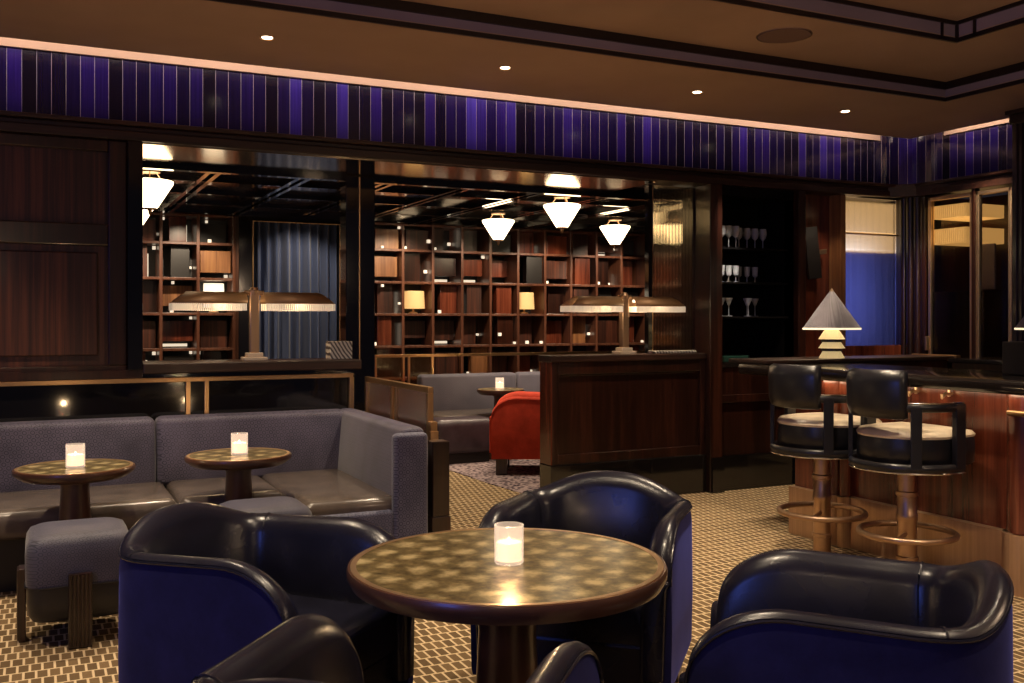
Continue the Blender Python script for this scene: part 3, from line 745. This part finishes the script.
for y in (3.92, 3.70):
    b.tube([(4.42, y, .965), (4.37, y, .965), (4.345, y, .945), (4.345, y, .965)], .009, n=8); b.tube([(4.40, y, .99), (4.40, y, .95)], .008, n=8)
b.build('bag_hook', 'brass_bright', br, smooth=True)
b = MB(); b.tube([(4.34, 3.30, .90), (4.34, 2.6, .90)], .014, n=10); b.tube([(4.44, 3.24, .90), (4.34, 3.24, .90)], .014, n=10); b.build('rail', 'brass', br, smooth=True)

def bar_stool(label, x, y, rz=0):
    t = thing('bar_stool', label, 'stool', (x, y, 0), rz, 'swivel stools at the bar')
    MB().lathe([(.105, 0), (.105, .010), (.085, .022), (.055, .035)], n=40).build('base', 'bronze', t, smooth=True)
    MB().lathe([(.048, .03), (.048, .12), (.056, .125), (.056, .14), (.048, .145), (.048, .33), (.052, .335), (.052, .36), (.048, .365), (.048, .45), (.055, .455), (.055, .475), (.046, .48), (.046, .61)], n=28).build('column', 'bronze', t, smooth=True)
    ring = MB().tube([(.235 * math.cos(2 * PI * i / 48), .235 * math.sin(2 * PI * i / 48), .262) for i in range(48)], .016, closed=True, n=10).build('footrest', 'bronze', t, smooth=True)
    b = MB()
    for a in (.5, .5 + PI): b.tube([(0, 0, .262), (.235 * math.cos(a), .235 * math.sin(a), .262)], .012, n=8)
    b.build('spoke', 'bronze', ring, smooth=True)
    # seat: round at the back (-x), straighter sides, flat front (+x)
    def plan(R, fx):
        pts = []
        for i in range(25):
            a = PI / 2 + PI * i / 24; pts.append((R * math.cos(a), R * math.sin(a)))
        for i in range(1, 6): pts.append((fx * i / 6, -R * (1 - .10 * (i / 6) ** 2)))
        for i in range(7): pts.append((fx + .03 * math.cos((i - 3) / 3 * PI / 2), (i - 3) / 3 * R * .88))
        for i in range(5, 0, -1): pts.append((fx * i / 6, R * (1 - .10 * (i / 6) ** 2)))
        return pts
    def loft(levels): return [[(x_ * 1.0, y_, z) for x_, y_ in plan(R, fx)] for R, fx, z in levels]
    MB().rings(loft([(.230, .225, .625), (.245, .24, .64), (.247, .243, .72), (.243, .24, .768)]), closed=True).build('seat_drum', 'leather_black', t, smooth=True, angle=50)
    MB().rings(loft([(.245, .242, .769), (.249, .245, .781), (.235, .23, .800), (.18, .16, .811), (.05, .05, .813)]), closed=True).build('seat_pad', 'leather_cream', t, smooth=True, angle=50)
    R = .275
    def U(r, fx, z, n=28): return [(fx, r, z)] + [(r * math.cos(PI / 2 + PI * i / n), r * math.sin(PI / 2 + PI * i / n), z) for i in range(n + 1)] + [(fx, -r, z)]
    fr_ = MB(); fr_.tube(U(R, .07, .928), .02, n=8, flat=(.014, .022)); fr_.tube(U(R, .07, .628), .02, n=8, flat=(.014, .022)); 
    fr_.build('frame', 'leather_black', t, smooth=True, angle=60)
    ch = MB(); ch.tube(U(R + .006, .07, .951), .004, n=6); ch.tube(U(R + .008, .07, .604), .005, n=6); ch.build('steel_edge', 'chrome', t, smooth=True)
    for a in (math.radians(132), math.radians(228)):
        o = MB().box(R - .012, R + .012, -.026, .026, .62, .935, .003).build('post', 'leather_black', t); o.rotation_euler = (0, 0, a)
    for sy in (-1, 1):
        MB().box(.005, .075, sy * R - .014, sy * R + .014, .62, .945, .003).build('post', 'leather_black', t)
    pd = []
    for i in range(21):
        a = math.radians(140 + 80 * i / 20); e = min(1, math.sin(PI * i / 20) * 4 + .45)
        prof = [(.248, .885), (.236, .92), (.234, 1.06), (.248, 1.100), (.271, 1.112), (.296, 1.095), (.304, 1.05), (.300, .92), (.286, .875), (.266, .868)]
        m0 = .269; mz = .99
        pd.append([((m0 + (r - m0) * e) * math.cos(a), (m0 + (r - m0) * e) * math.sin(a), mz + (z - mz) * (.9 + .1 * e)) for r, z in prof])
    MB().rings(pd, closed=True).build('backrest', 'leather_black', t, smooth=True, angle=60)
    return t
GS = 'swivel stools at the bar'
bar_stool('black leather swivel bar stool nearer the cone lamp and niche', 4.05, 4.275, .10)
bar_stool('black leather swivel bar stool directly behind the near right tub chair', 4.05, 3.665, .05)

# cone lamps
def cone_lamp(label, x, y, z):
    t = thing('table_lamp', label, 'lamp', (x, y, z), .25, 'cone-shade bar lamps')
    MB().lathe([(.19, .205), (.186, .212), (.012, .462), (.0, .468)], n=48, cap=False).build('shade', 'linen', t, smooth=True)
    MB().lathe([(.004, .440), (.026, .438), (.004, .478), (.0, .48)], n=20, cap=False).build('finial', 'bronze_shade', t, smooth=True)
    MB().lathe([(.192, .196), (.192, .208), (.186, .208), (.186, .196)], n=48, cap=False).build('shade_rim', 'rim_glow', t, smooth=True)
    for z0, z1, r0, r1 in ((.0, .050, .088, .060), (.068, .112, .090, .060), (.130, .20, .090, .044)):
        MB().lathe([(r0, z0), (r1, z1)], n=6, rot=.2).build('tier', 'cream_lit', t)
    for z0, z1, r0 in ((.049, .069, .07), (.111, .131, .07), (.195, .30, .02)): MB().lathe([(r0, z0), (r0, z1)], n=20).build('spacer', 'black', t)
    L = bpy.data.lights.new('lamp_light', 'POINT'); L.energy = 5; L.color = (1, .72, .4); L.shadow_soft_size = .05
    o = bpy.data.objects.new('lamp_light', L); COL.objects.link(o); o.location = (x, y, z + .27)
    return t
cone_lamp('cone-shaded lamp with stacked cream base standing on the bar top', 4.91, 5.09, 1.0985)
cone_lamp('second cone-shaded lamp on the back bar, cut by the picture edge', 5.86, 4.17, 1.101)
# dark pedestal box on the bar, back bar and cabinet at right
tag(MB().box(0, .30, -.5, 0, 0, .175, .006).build('service_box', 'black', loc=(4.62, 3.55, 1.0712)), 'low black box on the bar top at the picture edge', 'box')
bb = thing('back_bar', 'low dark back bar counter below the carved cabinet', 'counter', (0, 0, 0))
MB().box(5.62, 6.28, 2.2, 4.70, 0, 1.07).build('body', 'wood', bb); MB().box(5.60, 6.28, 2.2, 4.72, 1.07, 1.10, .005).build('worktop', 'stone', bb)
cb = thing('bar_cabinet', 'tall moulded dark cabinet rising beside the brass-framed glass doors', 'cabinet', (0, 0, 0))
MB().box(6.30, 6.88, 2.2, 4.70, 0, 2.78).build('body', 'wood_red', cb)
b = MB()
for k, (w_, o_) in enumerate(((.10, .0), (.07, .02), (.04, .035))): b.box(6.28 - o_, 6.30, 4.72 - w_, 4.72, 1.101, 2.78)
b.box(6.24, 6.88, 2.2, 4.74, 2.75, 2.82); b.box(6.22, 6.88, 2.2, 4.76, 2.82, 2.85); b.box(6.282, 6.88, 4.70, 4.725, 0, 2.75)
b.build('moulding', 'wood', cb, bevel=.006)

# ------------------------------------------------------------------ niche: shelves, cabinet, glasses
nc = thing('niche_cabinet', 'dark base cabinet with green-grey counter below the glass shelves', 'cabinet', (4.885, 6.30, 0))
MB().box(0, .77, .02, .44, .28, .98).build('body', 'wood', nc); MB().box(0, .77, 0, .44, .98, 1.02, .005).build('worktop', 'stone', nc)
MB().box(.0, .77, -.012, .02, .70, .76, .004).build('rail', 'wood', nc); MB().box(0, .77, -.03, .4, 0, .28).build('plinth', 'black_gloss', nc)
struct(bx('baseboard_back', 'black_gloss', 5.66, 6.93, 6.22, 6.3, 0, .28))
struct(bx('baseboard_partition', 'black_gloss', 4.77, 4.885, 6.22, 6.24, 0, .28))
tag(MB().prism([(0, .06), (.06, 0), (.30, 0), (.36, .06), (.36, .20), (.30, .26), (.06, .26), (0, .20)], 0, .05).build('serving_tray', 'green_glass', loc=(4.90, 6.32, 1.021), bevel=.006), 'eight-sided dark green tray on the niche counter', 'tray')
SZ = (1.39, 1.67, 1.95)
for k, z in enumerate(SZ):
    tag(bx('niche_shelf', 'matt_black', 4.882, 5.658, 6.36, 6.74, z - .016, z), '%s dark shelf of stemware in the black niche' % ('lowest', 'middle', 'upper')[k], 'shelf', 'shelves in the niche')
prof = {
 0: [(.030, 0), (.030, .003), (.004, .008), (.004, .085), (.012, .095), (.034, .150), (.032, .150), (.011, .098), (.0, .096)],
 1: [(.028, 0), (.028, .003), (.004, .008), (.004, .045), (.022, .060), (.028, .135), (.026, .135), (.020, .062), (.0, .060)],
 2: [(.030, 0), (.030, .003), (.004, .008), (.004, .080), (.026, .100), (.034, .135), (.028, .180), (.026, .180), (.032, .135), (.0, .088)]}
ordn = ['first', 'second', 'third', 'fourth', 'fifth', 'sixth', 'seventh', 'eighth']
kinds = ['coupe glass', 'small stemmed glass', 'wine glass']
for k, z in enumerate(SZ):
    xs = [4.955 + .072 * i for i in range(4 if k else 3)] + [5.30 + .085 * i for i in range(4 if k == 2 else 3)]
    src = None
    for i, x in enumerate(xs):
        if src is None:
            o = src = MB().lathe(prof[k], n=20, cap=False).build(kinds[k].replace(' ', '_'), 'stemware', smooth=True)
        else:
            o = src.copy(); COL.objects.link(o)
        o.location = (x, 6.44 if i < 4 else 6.56, z + .0008)
        tag(o, 'clear %s, %s from the left on the %s niche shelf' % (kinds[k], ordn[i], ('lowest', 'middle', 'upper')[k]), 'glass', 'stemware on the niche shelves')
tb_ = tag(MB().box(-.06, .06, -.015, .015, -.22, .22, .004).build('wall_panel', 'black', loc=(5.93, 6.37, 1.93)), 'tilted narrow black panel mounted on the wood pier by the window', 'panel')
tb_.rotation_euler = (0, math.radians(-6), math.radians(-12))
MB().box(.05, .13, -.012, .012, -.02, .02, .003).build('bracket', 'bronze', tb_)

# behind the fluted window: added amber glow boxes and a blue drape imitating reflections
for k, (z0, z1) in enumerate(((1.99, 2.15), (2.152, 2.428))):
    lb = tag(MB().box(6.10, 7.28, 6.63, 6.995, z0, z1, .01).build('reflection_box', 'reflection_glow'), '%s added amber glow box imitating a reflection in the fluted corner window' % ('lower', 'upper')[k], 'light')
tag(drape(6.1, 7.28, 6.80, .9, 1.985, .03, .09).build('curtain', 'drape_reflection', smooth=True), 'added violet blue drape imitating a reflection in the fluted corner window', 'curtain')
for k, (z0, z1) in enumerate(((2.01, 2.14), (2.23, 2.34))):  # added glow boxes imitating amber reflections in the door glass
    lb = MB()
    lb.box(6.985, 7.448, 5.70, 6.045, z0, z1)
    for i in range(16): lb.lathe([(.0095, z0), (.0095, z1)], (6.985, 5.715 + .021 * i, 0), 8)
    tag(lb.build('reflection_box', 'reflection_glow'), '%s added fluted amber box imitating a reflection in the brass-framed glass door' % ('lower', 'upper')[k], 'light')
tag(MB().box(7.20, 7.22, 5.60, 5.78, 1.62, 2.0).build('wall_panel', 'tiles'), 'added purple panel imitating a reflection in the brass-framed glass door', 'panel')  # purple panel added in place of a reflection

# ------------------------------------------------------------------ rear seating
rs = thing('rear_sofa', 'mauve grey sofa along the rear bookcase behind the red chair', 'sofa', (0, 0, 0))
for a, b_ in ((3.52, 4.62), (4.625, 5.8), (5.805, 6.9)):
    MB().box(a, b_, 9.38, 9.52, .38, .80, .04, 4).build('back_cushion', 'fabric_rear', rs, smooth=True, angle=60)
    MB().box(a, b_, 8.82, 9.40, .27, .43, .05, 4).build('seat_cushion', 'leather_seat', rs, smooth=True, angle=60)
MB().box(3.55, 6.9, 8.95, 9.5, 0, .30).build('base', 'black', rs)
ot = thing('ottoman', 'dark round-cornered ottoman seat end in front of the rear sofa', 'ottoman', (3.64, 8.66, 0))
MB().box(-.31, .31, -.18, .15, .10, .43, .07, 5).build('cushion', 'leather_dim', ot, smooth=True, angle=60); MB().box(-.26, .26, -.13, .12, 0, .11).build('plinth', 'black', ot)
rsn = thing('glass_screen', 'brass-railed glass screen standing behind the rear sofa', 'screen', (3.1, 9.6, 0))
b = MB(); b.box(0, 3.7, -.015, .015, .975, 1.005)
for x in (.0, .30, .36, .62): b.box(x, x + .025, -.015, .015, 0, .975)
for x in (1.9, 3.1): b.box(x, x + .02, -.015, .015, 0, .975)
b.build('frame', 'brass', rsn, bevel=.003)
MB().box(.025, .30, -.005, .005, .05, .975).build('pane', 'fluted_x', rsn); MB().box(.385, .62, -.005, .005, .05, .975).build('pane', 'fluted_x', rsn)

# ------------------------------------------------------------------ ceiling fittings
def downlight(label, x, y, z):
    t = thing('downlight', label, 'light', (x, y, z), 0, 'recessed downlights along the soffit')
    MB().lathe([(.042, -.004), (.042, .0), (.028, .0), (.028, -.004)], n=24, cap=False).build('trim_ring', 'brass', t)
    MB().lathe([(.029, -.003), (.029, -.001)], n=24).build('lens', 'spot_glow', t)
    return t
dl = [(1.14, 5.42), (2.59, 5.43), (4.04, 5.44), (5.40, 5.46)]
for i, (x, y) in enumerate(dl):
    downlight('recessed ceiling downlight, %s of four counted from the dark wall panel' % ordn[i], x, y, CZ - .0005)
sp = thing('ceiling_speaker', 'round flush speaker grille in the brown ceiling', 'speaker', (3.97, 4.5, C1))
MB().lathe([(.15, -.006), (.15, 0)], n=40).build('grille', 'grille', sp); MB().lathe([(.16, -.004), (.16, 0), (.15, 0), (.15, -.004)], n=40, cap=False).build('rim', 'ceiling', sp)

# ------------------------------------------------------------------ lights
def spot(x, y, z, e, ang=60, blend=.6, col=(1, .79, .55), tgt=None, r=.03):
    L = bpy.data.lights.new('spot_beam', 'SPOT'); L.energy = e; L.color = col; L.spot_size = math.radians(ang); L.spot_blend = blend; L.shadow_soft_size = r
    o = bpy.data.objects.new('spot_beam', L); COL.objects.link(o); o.location = (x, y, z)
    if tgt: o.rotation_euler = (Vector(tgt) - Vector((x, y, z))).to_track_quat('-Z', 'Y').to_euler()
    return o
def area(name, x, y, z, sx, sy, e, col, rot=(0, 0, 0)):
    L = bpy.data.lights.new(name, 'AREA'); L.shape = 'RECTANGLE'; L.size = sx; L.size_y = sy; L.energy = e; L.color = col
    o = bpy.data.objects.new(name, L); COL.objects.link(o); o.location = (x, y, z); o.rotation_euler = rot
    return o
for (x, y) in dl + [(-.3, 5.41), (-1.7, 5.41)]: spot(x, y, CZ - .02, 150, 75)
for (x, y, e) in ((1.25, 2.6, 160), (2.9, 3.6, 220), (3.6, 4.2, 160), (.2, 4.0, 160), (3.4, 2.2, 170), (.3, 2.0, 110), (2.3, 1.0, 110), (-1.2, 3.6, 140), (4.3, 5.5, 90), (3.8, 4.95, 170)): spot(x, y, (C2 if (x < 5 and y < 4.15) else C1) - .02, e, 75)
for (x, y) in ((4.0, 9.0), (2.6, 8.2), (5.3, 8.3), (1.4, 8.6)): spot(x, y, 2.42, 90, 90)
for x in (.6, 1.4, 2.45, 3.6, 4.5, 5.4, 6.3): spot(x, 9.6, 2.42, 80 if x != 2.45 else 60, 85, tgt=(x, 10.4, 1.5))  # added to brighten bookcases and curtain, no fixtures there
spot(3.7, 7.5, 2.42, 110, 70); spot(4.6, 8.6, 2.42, 80, 80)  # added to brighten the red chair and rear seating, no fixtures
spot(5.9, 5.95, 2.4, 12, 60, tgt=(5.95, 6.42, 1.7))
spot(6.35, 5.0, 2.88, 190, 50, tgt=(6.93, 5.6, 1.8))  # added to brighten the brass door frames, no fixture there
# cove lights in the slots
area('cove_light', 1.9, 6.0, 3.02, 9.4, .03, 22, (1, .74, .55), (math.radians(90), 0, 0))
area('cove_light', 6.66, 4.2, 3.02, .03, 3.2, 8, (1, .74, .55), (0, math.radians(-90), 0))
# narrow spot on the niche glasses; added fill washing the drape behind the corner window
spot(4.75, 5.75, 2.88, 150, 22, .9, (1, .90, .78), (5.05, 6.44, 1.72), .02)
area('counter_strip_light', 4.31, 3.5, .985, .03, 2.5, 2.6, (1, .72, .45), (0, math.radians(-35), 0))
area('drape_fill_light', 6.55, 6.45, 1.55, .5, .8, 5, (.75, .8, 1.0), (math.radians(90), 0, 0))
# unseen warm fill points added to lift the ceiling, with no lamps built
for (x, y, e) in ((3.4, .9, 34), (-.6, -.6, 22)):
    L = bpy.data.lights.new('warm_fill_light', 'POINT'); L.energy = e; L.color = (1, .70, .45); L.shadow_soft_size = .09
    o = bpy.data.objects.new('warm_fill_light', L); COL.objects.link(o); o.location = (x, y, 2.0)
area('blue_fill_light', -2.9, .6, 1.9, 1.3, 1.2, 34, (.12, .20, 1.0), (0, math.radians(-90), 0))  # added blue fill for the leather highlights, no window there
w = bpy.data.worlds.new('world'); sc.world = w; w.use_nodes = True
w.node_tree.nodes['Background'].inputs['Color'].default_value = (.62, .62, 1, 1); w.node_tree.nodes['Background'].inputs['Strength'].default_value = .032

# ------------------------------------------------------------------ camera
cam = bpy.data.cameras.new('camera'); co = bpy.data.objects.new('camera', cam); COL.objects.link(co)
co.location = (0, 0, 1.36); co.rotation_euler = (PI / 2, 0, math.radians(-25.9))
cam.sensor_width = 36; cam.lens = 980 / 1024 * 36; cam.shift_y = -21.5 / 1024; cam.clip_start = .05
sc.camera = co
vs_ = sc.view_settings; sc.display_settings.display_device = 'sRGB'
vs_.view_transform = 'Standard'; vs_.look = 'None'; vs_.gamma = 1; vs_.exposure = 0; vs_.use_curve_mapping = False
